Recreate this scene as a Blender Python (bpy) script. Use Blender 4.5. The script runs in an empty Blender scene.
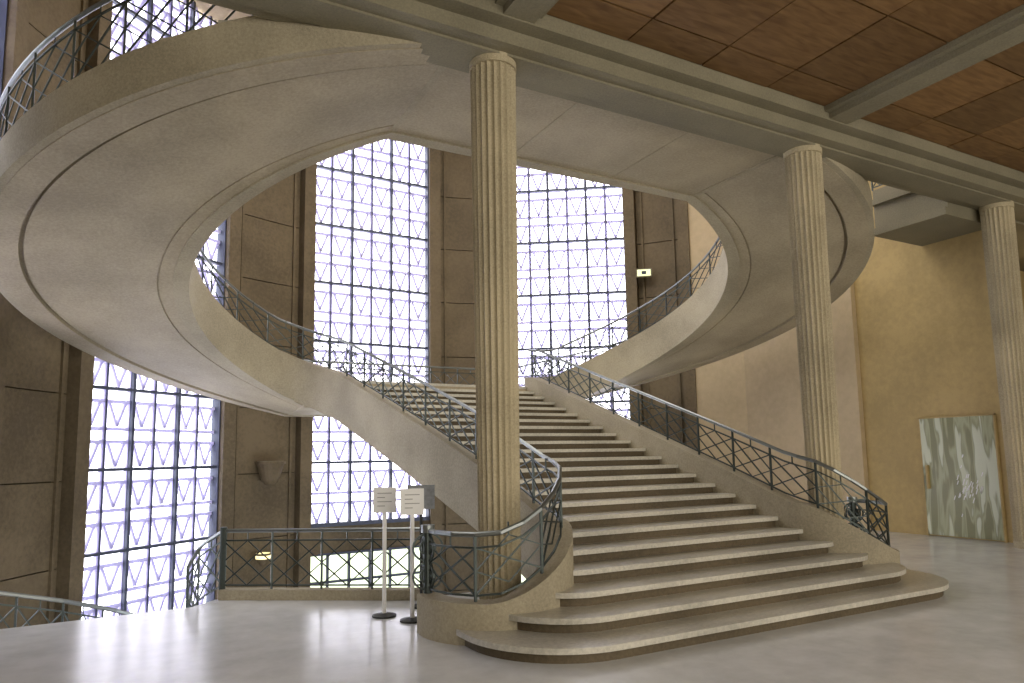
import bpy, math, random
from mathutils import Vector, Matrix
random.seed(4)
S=bpy.context.scene
S.view_settings.view_transform='Standard'
XA=6.42
ZL=3.45; ZU=7.2
# ---------------------------------------------------------------- materials
def mat(name,col,rough=.6,metal=0,noise=0,scale=20,col2=None,bump=0,bscale=60,spec=.3,coat=0,blotch=.5):
    m=bpy.data.materials.new(name); m.use_nodes=True
    nt=m.node_tree; b=nt.nodes['Principled BSDF']
    b.inputs['Base Color'].default_value=(*col,1); b.inputs['Roughness'].default_value=rough
    b.inputs['Metallic'].default_value=metal
    b.inputs['Specular IOR Level'].default_value=spec
    b.inputs['Coat Weight'].default_value=coat
    tc=nt.nodes.new('ShaderNodeTexCoord')
    if noise:
        n=nt.nodes.new('ShaderNodeTexNoise'); n.inputs['Scale'].default_value=scale; n.inputs['Detail'].default_value=6
        n.inputs['Roughness'].default_value=.65
        nt.links.new(tc.outputs['Object'],n.inputs['Vector'])
        n2=nt.nodes.new('ShaderNodeTexNoise'); n2.inputs['Scale'].default_value=.9; n2.inputs['Detail'].default_value=6
        nt.links.new(tc.outputs['Object'],n2.inputs['Vector'])
        mx=nt.nodes.new('ShaderNodeMix'); mx.data_type='FLOAT'; mx.inputs[0].default_value=blotch
        nt.links.new(n.outputs[0],mx.inputs[2]); nt.links.new(n2.outputs[0],mx.inputs[3])
        r=nt.nodes.new('ShaderNodeValToRGB')
        c2=col2 or tuple(c*(1-noise) for c in col)
        r.color_ramp.elements[0].position=.38; r.color_ramp.elements[0].color=(*c2,1)
        r.color_ramp.elements[1].position=.60; r.color_ramp.elements[1].color=(*col,1)
        nt.links.new(mx.outputs[0],r.inputs[0]); nt.links.new(r.outputs[0],b.inputs['Base Color'])
    if bump:
        n=nt.nodes.new('ShaderNodeTexNoise'); n.inputs['Scale'].default_value=bscale; n.inputs['Detail'].default_value=3
        nt.links.new(tc.outputs['Object'],n.inputs['Vector'])
        bp=nt.nodes.new('ShaderNodeBump'); bp.inputs['Strength'].default_value=bump; bp.inputs['Distance'].default_value=.01
        nt.links.new(n.outputs[0],bp.inputs['Height']); nt.links.new(bp.outputs[0],b.inputs['Normal'])
    return m
M_conc=mat('bush_hammered_concrete',(.42,.37,.265),.75,0,.36,34,None,.6,80)
M_soffit=mat('soffit_concrete',(.42,.36,.25),.6,0,.34,26,None,.4,60)
M_col=mat('column_concrete',(.50,.43,.29),.75,0,.40,45,None,.8,80)
M_beam=mat('beam_concrete',(.25,.225,.155),.7,0,.3,40,None,.3,70)
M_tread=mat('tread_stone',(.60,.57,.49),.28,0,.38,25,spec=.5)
M_riser=mat('riser_shade_stone',(.13,.10,.06),.6,0,.4,25)  # shadow on the risers is put into this dark colour
M_wall=mat('wall_panel_concrete',(.17,.13,.077),.7,0,.38,12,None,.4,80)
M_joint=mat('joint_dark',(.05,.04,.025),.9)
M_beige=mat('beige_plaster',(.55,.44,.28),.8,0,.15,6,None,.2,80)
M_yellow=mat('ochre_plaster',(.50,.375,.17),.75,0,.2,8,None,.3,60)
M_floor=mat('polished_marble',(.70,.715,.725),.2,0,.2,3,spec=.55)
M_iron=mat('rail_iron',(.07,.085,.08),.4,.6,.2,30)
M_hand=mat('handrail_steel',(.24,.26,.26),.3,.8)
M_steel=mat('window_steel',(.075,.085,.125),.5,.2)
M_white=mat('sign_white',(.85,.85,.85),.4)
M_dark=mat('dark_paint',(.03,.03,.03),.5)
def claustra_mat():
    m=bpy.data.materials.new('claustra_bloom_concrete'); m.use_nodes=True; nt=m.node_tree  # lavender tint and translucency imitate backlit bloom on the bars
    b=nt.nodes['Principled BSDF']; b.inputs['Base Color'].default_value=(.68,.66,.80,1); b.inputs['Roughness'].default_value=.7
    t=nt.nodes.new('ShaderNodeBsdfTranslucent'); t.inputs[0].default_value=(.60,.58,.80,1)
    mx=nt.nodes.new('ShaderNodeMixShader'); mx.inputs[0].default_value=.35
    nt.links.new(b.outputs[0],mx.inputs[1]); nt.links.new(t.outputs[0],mx.inputs[2])
    nt.links.new(mx.outputs[0],nt.nodes['Material Output'].inputs[0]); return m
M_cla=claustra_mat()
def wood_mat():
    m=bpy.data.materials.new('ceiling_wood'); m.use_nodes=True; nt=m.node_tree; b=nt.nodes['Principled BSDF']
    b.inputs['Roughness'].default_value=.5; b.inputs['Specular IOR Level'].default_value=.3
    tc=nt.nodes.new('ShaderNodeTexCoord'); g=nt.nodes.new('ShaderNodeNewGeometry')
    mp=nt.nodes.new('ShaderNodeMapping'); mp.inputs['Scale'].default_value=(1.5,9,2)
    nt.links.new(tc.outputs['Object'],mp.inputs[0])
    n=nt.nodes.new('ShaderNodeTexNoise'); n.inputs['Scale'].default_value=1.6; n.inputs['Detail'].default_value=7; n.inputs['Distortion'].default_value=.8
    nt.links.new(mp.outputs[0],n.inputs[0])
    r=nt.nodes.new('ShaderNodeValToRGB'); r.color_ramp.elements[0].position=.3; r.color_ramp.elements[1].position=.7
    r.color_ramp.elements[0].color=(.12,.060,.022,1); r.color_ramp.elements[1].color=(.22,.125,.05,1)
    nt.links.new(n.outputs[0],r.inputs[0])
    h=nt.nodes.new('ShaderNodeHueSaturation')
    mr=nt.nodes.new('ShaderNodeMapRange'); mr.inputs[3].default_value=.75; mr.inputs[4].default_value=1.2
    nt.links.new(g.outputs['Random Per Island'],mr.inputs[0]); nt.links.new(mr.outputs[0],h.inputs['Value'])
    nt.links.new(r.outputs[0],h.inputs['Color']); nt.links.new(h.outputs[0],b.inputs['Base Color']); return m
M_wood=wood_mat()
def etched():
    m=bpy.data.materials.new('etched_glass'); m.use_nodes=True; nt=m.node_tree; b=nt.nodes['Principled BSDF']
    b.inputs['Roughness'].default_value=.3
    tc=nt.nodes.new('ShaderNodeTexCoord'); mp=nt.nodes.new('ShaderNodeMapping')
    mp.inputs['Rotation'].default_value=(.75,0,0); mp.inputs['Scale'].default_value=(1,4.2,.6)
    nt.links.new(tc.outputs['Object'],mp.inputs[0])
    n=nt.nodes.new('ShaderNodeTexNoise'); n.inputs['Scale'].default_value=1.4; n.inputs['Detail'].default_value=1.5; n.inputs['Distortion'].default_value=.4
    nt.links.new(mp.outputs[0],n.inputs[0])
    r=nt.nodes.new('ShaderNodeValToRGB'); r.color_ramp.interpolation='EASE'
    e=r.color_ramp.elements; e[0].position=.42; e[0].color=(.20,.20,.09,1); e[1].position=.49; e[1].color=(.38,.39,.23,1)
    k=e.new(.56); k.color=(.28,.29,.16,1); k=e.new(.61); k.color=(.58,.61,.46,1)
    nt.links.new(n.outputs[0],r.inputs[0]); nt.links.new(r.outputs[0],b.inputs['Base Color']); return m
M_etch=etched()
def emis(name,col,s):
    m=bpy.data.materials.new(name); m.use_nodes=True; b=m.node_tree.nodes['Principled BSDF']
    b.inputs['Emission Color'].default_value=(*col,1); b.inputs['Emission Strength'].default_value=s; return m
M_lamp=emis('lamp_glow',(1,.85,.35),1.3)
M_glass=emis('frosted_daylit_glass',(.965,.965,1),5.0)
M_glass2=emis('garden_glow_pane',(.88,1,.66),1.5)  # pane emits by itself; pale green glow stands in for the daylit garden
# ---------------------------------------------------------------- mesh helper
class G:
    def __init__(s): s.v=[]; s.f=[]; s.m=[]
    def add(s,vs,fs,mi=0):
        o=len(s.v); s.v+= [tuple(p) for p in vs]
        for f in fs: s.f.append([i+o for i in f]); s.m.append(mi)
    def box(s,x0,x1,y0,y1,z0,z1,mi=0,T=None):
        vs=[Vector((x,y,z)) for z in (z0,z1) for x,y in ((x0,y0),(x1,y0),(x1,y1),(x0,y1))]
        if T: vs=[T@p for p in vs]
        s.add(vs,[(0,3,2,1),(4,5,6,7),(0,1,5,4),(1,2,6,5),(2,3,7,6),(3,0,4,7)],mi)
    def bar(s,p,q,r,mi=0,n=4):
        p=Vector(p);q=Vector(q);d=(q-p)
        if d.length<1e-5: return
        d.normalize(); u=d.cross(Vector((0,0,1)))
        if u.length<.05: u=Vector((1,0,0))
        u.normalize(); w=d.cross(u)
        vs=[]
        for c in (p,q):
            for i in range(n):
                a=2*math.pi*(i+.5)/n; vs.append(c+u*math.cos(a)*r+w*math.sin(a)*r)
        s.add(vs,[tuple(range(n))[::-1],tuple(range(n,2*n))]+[(i,(i+1)%n,n+(i+1)%n,n+i) for i in range(n)],mi)
    def prism(s,out,z0,z1,mi=0):
        n=len(out); vs=[(x,y,z0) for x,y in out]+[(x,y,z1) for x,y in out]
        s.add(vs,[tuple(range(n))[::-1],tuple(range(n,2*n))]+[(i,(i+1)%n,n+(i+1)%n,n+i) for i in range(n)],mi)
    def cyl(s,c,r0,r1,z0,z1,n=24,mi=0):
        vs=[(c[0]+r0*math.cos(2*math.pi*i/n),c[1]+r0*math.sin(2*math.pi*i/n),z0) for i in range(n)]+[(c[0]+r1*math.cos(2*math.pi*i/n),c[1]+r1*math.sin(2*math.pi*i/n),z1) for i in range(n)]
        s.add(vs,[tuple(range(n))[::-1],tuple(range(n,2*n))]+[(i,(i+1)%n,n+(i+1)%n,n+i) for i in range(n)],mi)
    def ribbon(s,pts,w,zt,zb,mi=0):
        n=len(pts); vs=[]
        for i,(x,y) in enumerate(pts):
            a=pts[max(0,i-1)]; b=pts[min(n-1,i+1)]
            t=Vector((b[0]-a[0],b[1]-a[1])); t.normalize(); nx,ny=-t.y*w/2,t.x*w/2
            vs+=[(x+nx,y+ny,zb[i]),(x-nx,y-ny,zb[i]),(x-nx,y-ny,zt[i]),(x+nx,y+ny,zt[i])]
        fs=[(0,1,2,3),(4*n-1,4*n-2,4*n-3,4*n-4)]
        for i in range(n-1):
            o=4*i
            for k in range(4): fs.append((o+k,o+4+k,o+4+(k+1)%4,o+(k+1)%4))
        s.add(vs,fs,mi)
    def build(s,name,mats,parent=None,smooth=False):
        me=bpy.data.meshes.new(name); me.from_pydata(s.v,[],s.f)
        for m in mats: me.materials.append(m)
        me.polygons.foreach_set('material_index',s.m)
        import bmesh
        bm=bmesh.new(); bm.from_mesh(me); bmesh.ops.recalc_face_normals(bm,faces=bm.faces); bm.to_mesh(me); bm.free()
        if smooth:
            me.polygons.foreach_set('use_smooth',[True]*len(s.f)); me.set_sharp_from_angle(angle=math.radians(32))
        o=bpy.data.objects.new(name,me); S.collection.objects.link(o)
        if parent: o.parent=parent
        return o
def empty(name):
    e=bpy.data.objects.new(name,None); S.collection.objects.link(e); return e
def mir(p): return (2*XA-p[0],)+tuple(p[1:])
# ---------------------------------------------------------------- railing
def railing(g,pts,h=.66,step=.78,posts=True,hand=.027):
    P=[Vector(p) for p in pts]
    L=[0]
    for i in range(1,len(P)): L.append(L[-1]+(P[i]-P[i-1]).length)
    tot=L[-1]; n=max(1,round(tot/step))
    def at(s):
        for i in range(1,len(P)):
            if s<=L[i]+1e-6:
                t=(s-L[i-1])/max(1e-9,L[i]-L[i-1]); return P[i-1].lerp(P[i],t)
        return P[-1]
    up=lambda p,z: p+Vector((0,0,z))
    m=n*3; N=[at(tot*i/m) for i in range(m+1)]
    for i in range(m):
        a,b=N[i],N[i+1]
        g.bar(up(a,h),up(b,h),hand,1,6)
        g.bar(up(a,h-.13),up(b,h-.13),.014,0)
        g.bar(up(a,.06),up(b,.06),.014,0)
    for i in range(n+1):
        p=N[3*i]; g.bar(p,up(p,h),.018,0)
    lo,hi=.06,h-.13
    for i in range(n):
        a,b=N[3*i],N[3*i+3]; c=a.lerp(b,.5); md=(lo+hi)/2
        g.bar(up(a,lo),up(b,hi),.012); g.bar(up(a,hi),up(b,lo),.012)
        g.bar(up(a,md),up(c,hi),.010); g.bar(up(c,hi),up(b,md),.010)
        g.bar(up(b,md),up(c,lo),.010); g.bar(up(c,lo),up(a,md),.010)
        g.bar(up(c,hi),up(c,h),.010)
# ---------------------------------------------------------------- staircase
RUN=.404; RISE=.15; NS=23; Y0=5.3
def znose(y): return RISE+(y-Y0)*RISE/RUN
C=(3.2,12.2); RI=2.6; RO=5.1
CR=(3.72,12.2)
XRC=2*XA-CR[0]
def sm(t):
    t=max(0,min(1,t)); return t*t*(3-2*t)
def XL(y): return 4.35-.80*max(0,(y-8.2)/5.4)**1.25
def XR(y): return 8.49-.32*max(0,(y-8.2)/5.8)
stair=empty('grand_staircase')
g=G()
def outline(wl,wr,f,b,rc):
    pts=[];q=[]
    for k in range(0,15):
        a=math.pi+ (math.pi/2)*k/14
        pts.append((XA-wl+rc+rc*math.cos(a), f+rc+rc*math.sin(a)))
        q.append((XA+wr-rc-rc*math.cos(a), f+rc+rc*math.sin(a)))
    return [(XA-wl,b)]+pts+q[::-1]+[(XA+wr,b)]
WL={1:3.52,2:3.14,3:2.74,4:2.38}
WR={1:3.36,2:2.98,3:2.62,4:2.34}
for i in range(1,NS+1):
    f=Y0+(i-1)*RUN; z=i*RISE
    if i<=4:
        rc=[0,1.05,.85,.6,.4][i]; b=max(6.75,f+rc+.05)
        g.prism(outline(WL[i],WR[i],f,b,rc),z-.055,z,0)
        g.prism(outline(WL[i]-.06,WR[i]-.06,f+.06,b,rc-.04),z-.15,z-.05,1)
        g.box(4.45,8.39,b-.02,7.6,z-.15,z,0)
    else:
        y1=f+RUN+.06; l0,l1,r0,r1=XL(f)+.08,XL(y1)+.08,XR(f)-.08,XR(y1)-.08
        g.prism([(l0,f),(r0,f),(r1,y1),(l1,y1)],z-.055,z,0)
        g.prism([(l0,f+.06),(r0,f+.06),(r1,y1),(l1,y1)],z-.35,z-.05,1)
ys=[7.6+ (14.3-7.6)*k/8 for k in range(9)]
vs=[]
for y in ys:
    vs+=[(XL(y)+.08,y,max(0,znose(y)-.6)),(XR(y)-.08,y,max(0,znose(y)-.6)),(XR(y)-.08,y,znose(y)-.2),(XL(y)+.08,y,znose(y)-.2)]
fs=[(0,1,2,3),(35,34,33,32)]
for i in range(8):
    for k in range(4): fs.append((4*i+k,4*i+4+k,4*i+4+(k+1)%4,4*i+(k+1)%4))
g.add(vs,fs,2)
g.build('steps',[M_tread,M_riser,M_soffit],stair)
def zr(t): return ZL+(ZU-ZL)*t
NR=72
ring=[(math.radians(90+180*k/NR),zr(k/NR)) for k in range(NR+1)]
def half(side):
    X=XL if side==0 else (lambda y: 2*XA-XR(y))
    c=C if side==0 else CR
    path=[]
    for k in range(0,25):
        a=math.radians(168+ (360-168)*k/24); t=k/24
        zt=.40+(znose(7.1)+.3-.40)*sm((t-.35)/.65)
        path.append((3.6+.75*math.cos(a),7.1+.75*math.sin(a),zt,0))
    ye=13.5 if side==0 else 13.9
    for k in range(1,27):
        y=7.1+(ye-7.1)*k/26; zt=znose(y)+.3
        path.append((X(y),y,zt,max(0,zt-.9)))
    k0=6 if side==0 else 1
    a,z=ring[k0]; P3=Vector((c[0]+RI*math.cos(a),c[1]+RI*math.sin(a))); T3=Vector((-math.sin(a),math.cos(a)))
    P0=Vector((X(ye),ye)); T0=Vector((X(ye)-X(ye-.1),.1)).normalized(); d=(P3-P0).length*.45
    P1=P0+T0*d; P2=P3-T3*d; z0=znose(ye)+.3; z3=z+.3
    for k in range(1,12):
        t=k/12; p=P0*(1-t)**3+P1*3*t*(1-t)**2+P2*3*t*t*(1-t)+P3*t**3
        zt=z0+(z3-z0)*t; path.append((p.x,p.y,zt,zt-.9))
    for a,z in ring[k0:]:
        path.append((c[0]+RI*math.cos(a),c[1]+RI*math.sin(a),z+.3,z-.58))
    return path
left=half(0); right=[mir(p) for p in half(1)]
full=left+right[::-1]
g=G(); g.ribbon([(p[0],p[1]) for p in full],.24,[p[2] for p in full],[p[3] for p in full])
g.build('inner_curb',[M_conc],stair,True)
outer=[(C[0]+RO*math.cos(a),C[1]+RO*math.sin(a),z-.06,z-.57) for a,z in ring]
outr=[mir((CR[0]+RO*math.cos(a),CR[1]+RO*math.sin(a),z-.06,z-.57)) for a,z in ring]
fo=outr[::-1]+outer
g=G(); g.ribbon([(p[0],p[1]) for p in fo],.2,[p[2] for p in fo],[p[3] for p in fo])
g.build('outer_curb',[M_conc],stair,True)
g=G()
prof=[(RI,-.2),(RI,-.55),(RI+.32,-.55),(RI+.32,-.53),(RI+.35,-.53),(RI+.35,-.55),(RO-.42,-.55),(RO-.42,-.49),(RO-.36,-.49),(RO-.36,-.58),(RO,-.58),(RO,-.2)]
for side in (0,1):
    c=(C,CR)[side]
    n=len(prof); vs=[]
    for a,z in ring:
        for r,dz in prof:
            p=(c[0]+r*math.cos(a),c[1]+r*math.sin(a),z+dz); vs.append(mir(p) if side else p)
    fs=[];
    for i in range(NR):
        for k in range(n):
            k2=(k+1)%n; fs.append((i*n+k,i*n+k2,(i+1)*n+k2,(i+1)*n+k))
    g.add(vs,fs,0)
    for k in range(24):
        t0,t1=k/24,(k+1)/24; z=zr(t1)-.10
        a0=math.radians(90+180*t0);a1=math.radians(90+180*t1)
        q=[(RI,a0),((RI+RO)/2,a0),(RO,a0),(RO,a1),((RI+RO)/2,a1),(RI,a1)]
        o=[(c[0]+r*math.cos(a),c[1]+r*math.sin(a)) for r,a in q]
        if side: o=[mir(p) for p in o]
        g.prism(o,z-.28,z,1)
g.build('curved_flights',[M_soffit,M_tread],stair,True)
g=G()
li=[(p[0],p[1]) for p in left if p[1]>14.2 and p[0]>3.0]; ri=[(p[0],p[1]) for p in right if p[1]>14.2 and p[0]<XRC]
g.prism(li[::-1]+[(XL(14.19),14.19),(XR(14.19),14.19)]+ri+[(XRC,14.8),(XRC,17.3),(3.2,17.3)],ZL-.55,ZL-.002)
g.box(3.2,XRC,7.41,9.62,ZU-.55,ZU)
for x in (3.2,XRC): g.box(x-.05,x+.05,7.4,9.5,ZU-.565,ZU-.54,1)
for x in (5.2,7.2): g.box(x-.015,x+.015,7.4,9.5,ZU-.556,ZU-.54,1)
g.build('landings',[M_soffit,M_conc],stair)
g=G(); railing(g,[(p[0],p[1],p[2]) for p in full])
g.build('inner_railing',[M_iron,M_hand],stair)
g=G(); railing(g,[(p[0],p[1],p[2]) for p in fo],h=.85)
g.build('outer_railing',[M_iron,M_hand],stair)
for nm,p in (('newel',full[0]),('newel_far',full[-1])):
    g=G(); x,y,z=p[0],p[1],p[2]
    g.cyl((x,y),.05,.05,z,z+.66,12,0); g.cyl((x,y),.075,.075,z+.64,z+.72,16,1)
    for r,zc in ((.17,z+.18),(.17,z+.48),(.09,z+.18),(.09,z+.48)):
        for k in range(20):
            a0=2*math.pi*k/20;a1=2*math.pi*(k+1)/20
            for dx,dy in ((1,0),(0,1)):
                g.bar((x+dx*r*math.cos(a0),y+dy*r*math.cos(a0),zc+r*math.sin(a0)*.85),(x+dx*r*math.cos(a1),y+dy*r*math.cos(a1),zc+r*math.sin(a1)*.85),.013)
    g.build(nm,[M_iron,M_hand],stair)
# ---------------------------------------------------------------- columns
def column(x,y):
    g=G(); nf=22; sub=6; n=nf*sub
    zs=[(0,.245),(.12,.245),(.12,.235),(1.5,.24),(3.2,.252),(5,.265),(6.42,.275),(6.44,.272),(6.44,.283),(6.55,.285)]
    vs=[]
    for zi,(z,r) in enumerate(zs):
        fl=0 if zi<2 or zi>=8 else 1
        for i in range(n):
            a=2*math.pi*i/n; ph=(i%sub)/sub
            rr=r-(.026*math.sin(math.pi*ph) if fl else 0)
            vs.append((x+rr*math.cos(a),y+rr*math.sin(a),z))
    fs=[(k*n+i,k*n+(i+1)%n,(k+1)*n+(i+1)%n,(k+1)*n+i) for k in range(len(zs)-1) for i in range(n)]
    g.add(vs,fs); g.build('fluted_column',[M_col])
CX=(-1.8,3.65,9.12,14.66,20.2)
for x in CX: column(x,7.08)
# ---------------------------------------------------------------- floor
g=G()
flo=[(-3.6,-9),(24,-9),(24,15),(9.2,15),(9.2,9.3),(3.5,8.95),(1.15,10.5),(.75,10.05),(-3.6,9.85)]
g.prism(flo,-.45,0)
g.build('floor',[M_floor])
g=G(); g.box(-3.6,17,8.5,21,-3.8,-3.6); g.build('floor_lower',[M_floor])
# ---------------------------------------------------------------- rotunda wall
O=(6.42,10.3); R=9.6
def pol(deg,r,z=0):
    a=math.radians(deg); return Vector((O[0]+r*math.sin(a),O[1]+r*math.cos(a),z))
wins=[(-87,-65.5,-3.4),(-50,-28.4,-3.4),(-13,8.6,.05),(24.4,46,.05)]
segs=[(-65.5,-50),(-28.4,-13),(8.6,24.4),(46,70)]
ZT=13.2
def arc(a0,a1,r,n=8): return [tuple(pol(a0+(a1-a0)*k/n,r)[:2]) for k in range(n+1)]
g=G()
for a0,a1 in segs:
    p=arc(a0,a1,R+.3); g.ribbon(p,.4,[ZT]*len(p),[-3.6]*len(p),1)
for i,(a0,a1) in enumerate(segs[:3]+[(46,58)]):
    da=math.degrees(.34/R)
    for s0,s1 in ((a0,a0+da),(a1-da,a1)):
        p=arc(s0,s1,R-.02,2); g.ribbon(p,.5,[ZT]*3,[-3.6]*3,0)
    for c in (a0+da*1.55,a1-da*1.55):
        p=arc(c-.18,c+.18,R-.0,1); g.ribbon(p,.12,[ZT]*2,[-3.6]*2,0)
    zz=[-3.6,-2.1,-.15,1.5,3.2,4.9,6.6,8.3,10,11.7,13.2]
    for j in range(len(zz)-1):
        p=arc(a0+da+.12,a1-da-.12,R+.06,6); g.ribbon(p,.12,[zz[j+1]-.014]*7,[zz[j]+.01]*7,0)
for a0,a1,zb in wins[2:]:
    p=arc(a0,a1,R+.15,6)
    g.ribbon(p,.4,[zb]*7,[-.75]*7,0); g.ribbon(p,.4,[-3.0]*7,[-3.6]*7,0)
g.build('wall_rotunda',[M_wall,M_joint])
g=G(); p=arc(58,67,R,8); g.ribbon(p,.4,[ZT]*9,[-.4]*9,0)
g.box(15.05,15.6,10.6,14.4,0,ZT); g.build('wall_right_pier',[M_beige])
g=G(); g.box(15.2,15.6,7.3,10.62,0,ZT); g.build('wall_right',[M_yellow])
g=G(); g.box(-3.6,-3.2,-9,10.4,-3.6,ZT); g.build('wall_left',[M_wall])
g=G(); g.box(-3.6,24,-9.3,-9,0,7.3); g.build('wall_back',[M_beige])
g=G(); g.box(24,24.3,-9.3,15,0,7.3); g.build('wall_far_right',[M_beige])
g=G(); g.box(15.6,24,9.5,9.8,0,7.3); g.build('wall_bay',[M_yellow])
g=G(); g.box(-3.6,16.5,6.6,6.9,7.2,ZT); g.build('wall_upper',[M_beige])
g=G(); g.box(-4.5,17,6.6,21,ZT,ZT+.2); g.build('ceiling_rotunda',[M_beige])
# windows
def window(idx,a0,a1,zb,zt,plain=False):
    c0=pol(a0,R+.05);c1=pol(a1,R+.05); u=(c1-c0); wd=u.length; u.normalize(); nrm=Vector((-u.y,u.x,0))
    T=Matrix(((u.x,nrm.x,0,c0.x),(u.y,nrm.y,0,c0.y),(0,0,1,0),(0,0,0,1)))
    g=G()
    def B(u0,u1,z0,z1,d0,d1,mi): g.box(u0,u1,d0,d1,z0,z1,mi,T)
    def D(p,q,t,mi):
        a=Vector((p[0],p[1]));b=Vector((q[0],q[1])); d=(b-a).normalized(); n=Vector((-d.y,d.x))*t/2
        cs=[a+n,b+n,b-n,a-n]; vs=[T@Vector((c.x,dd,c.y)) for dd in (.02,.09) for c in cs]
        g.add(vs,[(0,3,2,1),(4,5,6,7),(0,1,5,4),(1,2,6,5),(2,3,7,6),(3,0,4,7)],mi)
    nc=6; cw=wd/nc
    if plain:
        for k in range(nc+1): B(k*cw-.03,k*cw+.03,zb,zt,-.05,.05,1)
        n=3
        for k in range(n+1):
            z=zb+(zt-zb)*k/n; B(0,wd,z-.03,z+.03,-.05,.05,1)
        B(0,wd,zb,zt,.10,.13,2)
    else:
        vh,ph=.58,.27; z=zb; row=0
        while z<zt-.1:
            hh=vh if row%2==0 else ph
            B(0,wd,z-.036,z+.036,0,.09,0)
            for k in range(nc):
                x0,x1=k*cw+.05,(k+1)*cw-.05; xc=(x0+x1)/2
                if row%2==0:
                    D((x0+.06,z+hh-.03),(xc,z+.06),.062,0); D((x1-.06,z+hh-.03),(xc,z+.06),.062,0)
            if row%4==0: B(0,wd,z-.032,z+.032,-.08,0,1)
            z+=hh; row+=1
        for k in range(nc+1):
            B(k*cw-.045,k*cw+.045,zb,z,0,.09,0)
            if k%2==0: B(k*cw-.032,k*cw+.032,zb,z,-.09,0,1)
            else: B(k*cw-.012,k*cw+.012,zb,z,-.03,0,1)
        B(0,wd,zb,zt,.10,.13,2)
    B(-.05,.06,zb,zt,-.16,.14,1); B(wd-.06,wd+.05,zb,zt,-.16,.14,1); B(0,wd,zb-.05,zb+.05,-.16,.14,1)
    g.build('window_%d'%idx,[M_cla,M_steel,M_glass2 if plain else M_glass])
for i,(a0,a1,zb) in enumerate(wins): window(i+1,a0,a1,zb,ZT-.1)
window(5,-13,8.6,-3.0,-.75,True); window(6,24.4,46,-3.0,-.75,True)
# ---------------------------------------------------------------- ceiling hall
DZ=-.1
g=G()
g.box(-3.6,24,6.62,7.4,6.65+DZ,7.0,0)
g.box(-3.6,24,6.42,6.62,6.82+DZ,7.1,0)
g.box(-3.6,24,6.80,7.22,6.62+DZ,6.66+DZ,0)
for x in CX: g.box(x-.2,x+.2,-9,6.45,6.84+DZ,7.1,0); g.box(x-.3,x+.3,-9,6.45,6.93+DZ,7.1,0)
g.box(-3.6,24,1.0,1.4,6.84+DZ,7.1,0)
g.build('ceiling_beams',[M_beam])
g=G(); g.box(-3.6,24,-9,7.4,7.02,7.2); g.build('ceiling',[M_beam])
g=G()
xs=list(CX)
for a,b in zip([-7.2]+xs,xs+[25.6]):
    a+=.3;b-=.3; n=4; w=(b-a)/n
    for k in range(n):
        y=6.42
        j=0
        while y>-9:
            h=1.3 if j else .5
            x0=a+k*w+.012; x1=a+(k+1)*w-.012
            if x1>-3.6 and x0<24: g.box(max(x0,-3.6),min(x1,24),y-h+.012,y-.012,6.9+.006*((k+j)%2),7.02)
            y-=h; j+=1
g.build('ceiling_wood_panels',[M_wood])
bay=empty('bay_ceiling')
g=G(); g.box(13.6,15.25,7.4,8.9,6.30,7.3,0); g.box(13.5,13.6,7.4,8.9,6.30,6.45,0); g.box(13.5,13.6,7.4,8.9,6.95,7.07,0)
g.box(15.25,24,7.4,9.8,6.5,6.7)
g.build('soffit',[M_beam],bay)
g=G(); railing(g,[(13.6,7.45,7.3),(13.6,8.9,7.3)],h=.6,step=.36); g.build('lattice',[M_iron,M_hand],bay)
# ---------------------------------------------------------------- balustrade over the lower hall
bal=empty('balustrade')
pa=[(1.15,10.42),(3.45,8.9)]
g=G()
g.ribbon(pa,.2,[.13,.13],[0,0],0); g.build('kerb',[M_conc],bal)
g=G(); railing(g,[(x,y,.12) for x,y in pa],h=.78,step=.62)
g.cyl((1.15,10.42),.045,.045,.1,.95,12,0)
railing(g,[(1.15,10.42,.12),(.9,10.8,-.1),(.78,11.3,-.45),(.85,12.2,-1.0),(1.2,13.2,-1.6)],h=.78,step=.6)
g.build('railing',[M_iron,M_hand],bal)
low=empty('descending_staircase')
lp=[(-3.1,10.1,0),(-2.3,10.2,-.25),(-1.4,10.4,-.5),(-.7,10.65,-.72),(-.14,10.95,-.95),(.5,11.5,-1.3)]
g=G(); railing(g,lp,h=.86,step=.5); g.build('railing',[M_iron,M_hand],low)
g=G()
for i in range(10):
    x=-2.9+i*.36; z=-.17*(i+1); y=10.3+max(0,(i-3))*.12
    g.box(x,x+.38,y,y+1.4,z-.3,z)
g.build('steps',[M_tread],low)
# ---------------------------------------------------------------- fixtures
def sconce(deg,z,lit,sc=1):
    g=G(); c=pol(deg,R-.35)
    g.cyl((c.x,c.y),.19*sc,.30*sc,z-.24*sc,z+.12*sc,20,0); g.cyl((c.x,c.y),.33*sc,.33*sc,z+.12*sc,z+.18*sc,20,0); g.cyl((c.x,c.y),.10*sc,.17*sc,z-.33*sc,z-.24*sc,20,0)
    b=pol(deg,R+.1); g.bar((c.x,c.y,z),(b.x,b.y,z),.05,0,8)
    g.cyl((c.x,c.y),.28*sc,.28*sc,z+.18*sc,z+.19*sc,20,1)
    if lit: g.cyl((c.x,c.y),.305*sc,.32*sc,z-.04*sc,z+.10*sc,20,1)
    g.build('wall_sconce',[M_wall,M_lamp if lit else M_beam])
sconce(-20.6,1.6,False,1.15); sconce(-21.5,-.6,True,.6)
c=pol(49.5,R-.3); T=Matrix.Translation((c.x,c.y,7.3))@Matrix.Rotation(math.radians(-38),4,'Z')
e=empty('exit_sign'); g=G(); g.box(-.24,.24,-.05,.05,-.13,.13,0,T); g.build('housing',[M_beam],e)
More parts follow.
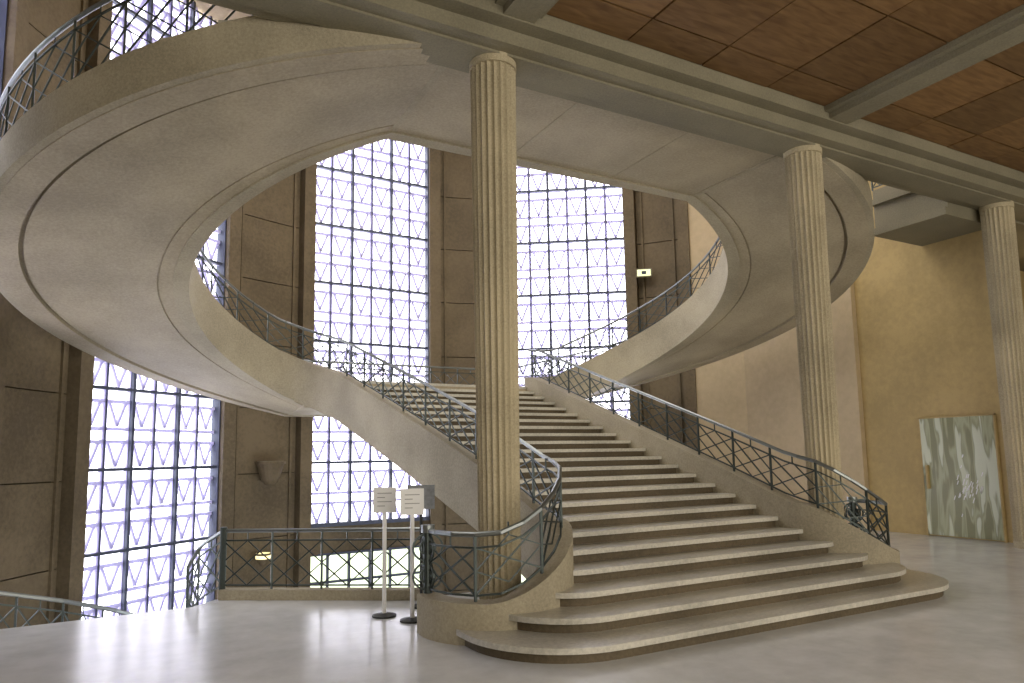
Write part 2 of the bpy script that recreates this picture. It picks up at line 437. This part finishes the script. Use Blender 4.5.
g=G(); g.box(-.20,.20,-.06,-.05,-.10,.10,0,T); g.box(-.07,.07,-.065,-.06,-.05,.05,1,T); g.build('face',[emis('exit_glow',(.85,.95,.35),.8),M_steel],e)
g=G(); g.box(-.03,.03,.05,.45,-.03,.03,0,T); g.build('bracket',[M_beam],e)
M_print=mat('print_grey',(.3,.3,.3))
def sign(x,y,w,h,z1,ang,m=M_white):
    e=empty('standing_sign'); g=G()
    g.cyl((x,y),.14,.14,0,.02,28,1); g.cyl((x,y),.13,.05,.02,.04,28,1); g.cyl((x,y),.025,.025,.03,z1-h,12,0)
    g.build('stand',[M_white,M_dark],e)
    T=Matrix.Translation((x,y,0))@Matrix.Rotation(ang,4,'Z'); g=G()
    g.box(-w/2,w/2,-.012,.012,z1-h,z1,0,T)
    for k in range(4):
        zz=z1-.07-k*.05; g.box(-w/2+.05,w/2-.05-(.08 if k%2 else 0),-.015,-.011,zz-.004,zz+.004,1,T)
    g.build('plate',[m,M_print],e)
sign(2.69,8.20,.27,.30,1.50,-.45)
sign(2.89,7.80,.27,.30,1.49,-.35)
e=empty('notice_board'); g=G(); T=Matrix.Translation((3.25,8.45,0))@Matrix.Rotation(-.4,4,'Z')
g.box(-.17,.17,-.015,.015,1.2,1.5,0,T); g.build('board',[mat('notice_print',(.35,.37,.4),.5,0,.5,14)],e)
g=G(); g.cyl((3.25,8.45),.02,.02,.02,1.2,10); g.cyl((3.25,8.45),.13,.13,0,.02,24); g.build('stand',[M_dark],e)
d=empty('door_1'); g=G(); g.box(15.15,15.19,7.75,9.25,.03,2.5)
random.seed(8)
for k in range(34):
    y=8.35+random.gauss(0,.16); z=.95+random.gauss(0,.28); l=random.uniform(.05,.13)
    g.bar((15.148,y,z),(15.148,y-l*.35,z+l),.012,1)
g.build('leaf',[M_etch,M_white],d)
g=G(); 
for a in ((7.72,7.75),(9.25,9.28)): g.box(15.14,15.2,a[0],a[1],0,2.53)
g.box(15.14,15.2,7.72,9.28,2.5,2.53); g.box(15.08,15.15,9.12,9.16,1.0,1.5); g.build('frame',[M_yellow],d)
# ---------------------------------------------------------------- lights
def area(name,loc,tgt,sx,sy,p,col):
    l=bpy.data.lights.new(name,'AREA'); l.shape='RECTANGLE'; l.size=sx; l.size_y=sy; l.energy=p; l.color=col
    o=bpy.data.objects.new(name,l); S.collection.objects.link(o); o.location=loc
    o.rotation_euler=(Vector(tgt)-Vector(loc)).to_track_quat('-Z','Y').to_euler()
area('hall_daylight',(7,-8.8,3.4),(7,10,3.4),20,5.5,1500,(1,.94,.82))
area('hall_ceiling_fill',(3,-3,6.6),(3,-3,0),9,4,200,(1,.93,.8))  # added overhead fill behind the camera, no lamp fittings in the ceiling
area('rotunda_top_fill',(6.4,12.5,13.1),(6.4,12.5,0),8,6,800,(1,.97,.92))  # added fill under the closed roof, which has no skylight opening
area('bay_area_light',(19,7.6,6.4),(15.2,8.8,2.5),1.5,1.5,60,(1,.8,.45))  # warm area light aimed at the bay's side wall
w=bpy.data.worlds.new('World'); S.world=w; w.use_nodes=True
w.node_tree.nodes['Background'].inputs[0].default_value=(.93,.96,1,1)
w.node_tree.nodes['Background'].inputs[1].default_value=3.2
# ---------------------------------------------------------------- camera
az=math.radians(28.5); p=math.radians(6.5); eps=.0167
F=Vector((math.sin(az)*math.cos(p),math.cos(az)*math.cos(p),math.sin(p)))
R0=Vector((math.cos(az),-math.sin(az),0)); U0=R0.cross(F)
Rr=(R0-eps*U0).normalized(); U=(U0+eps*R0).normalized()
cam=bpy.data.cameras.new('camera'); co=bpy.data.objects.new('camera',cam); S.collection.objects.link(co)
Mx=Matrix((( Rr.x,U.x,-F.x,0),(Rr.y,U.y,-F.y,0),(Rr.z,U.z,-F.z,1.85),(0,0,0,1)))
co.matrix_world=Mx; cam.sensor_width=36; cam.lens=700/1024*36; cam.shift_y=34.5/1024
S.camera=co
print('DONE')
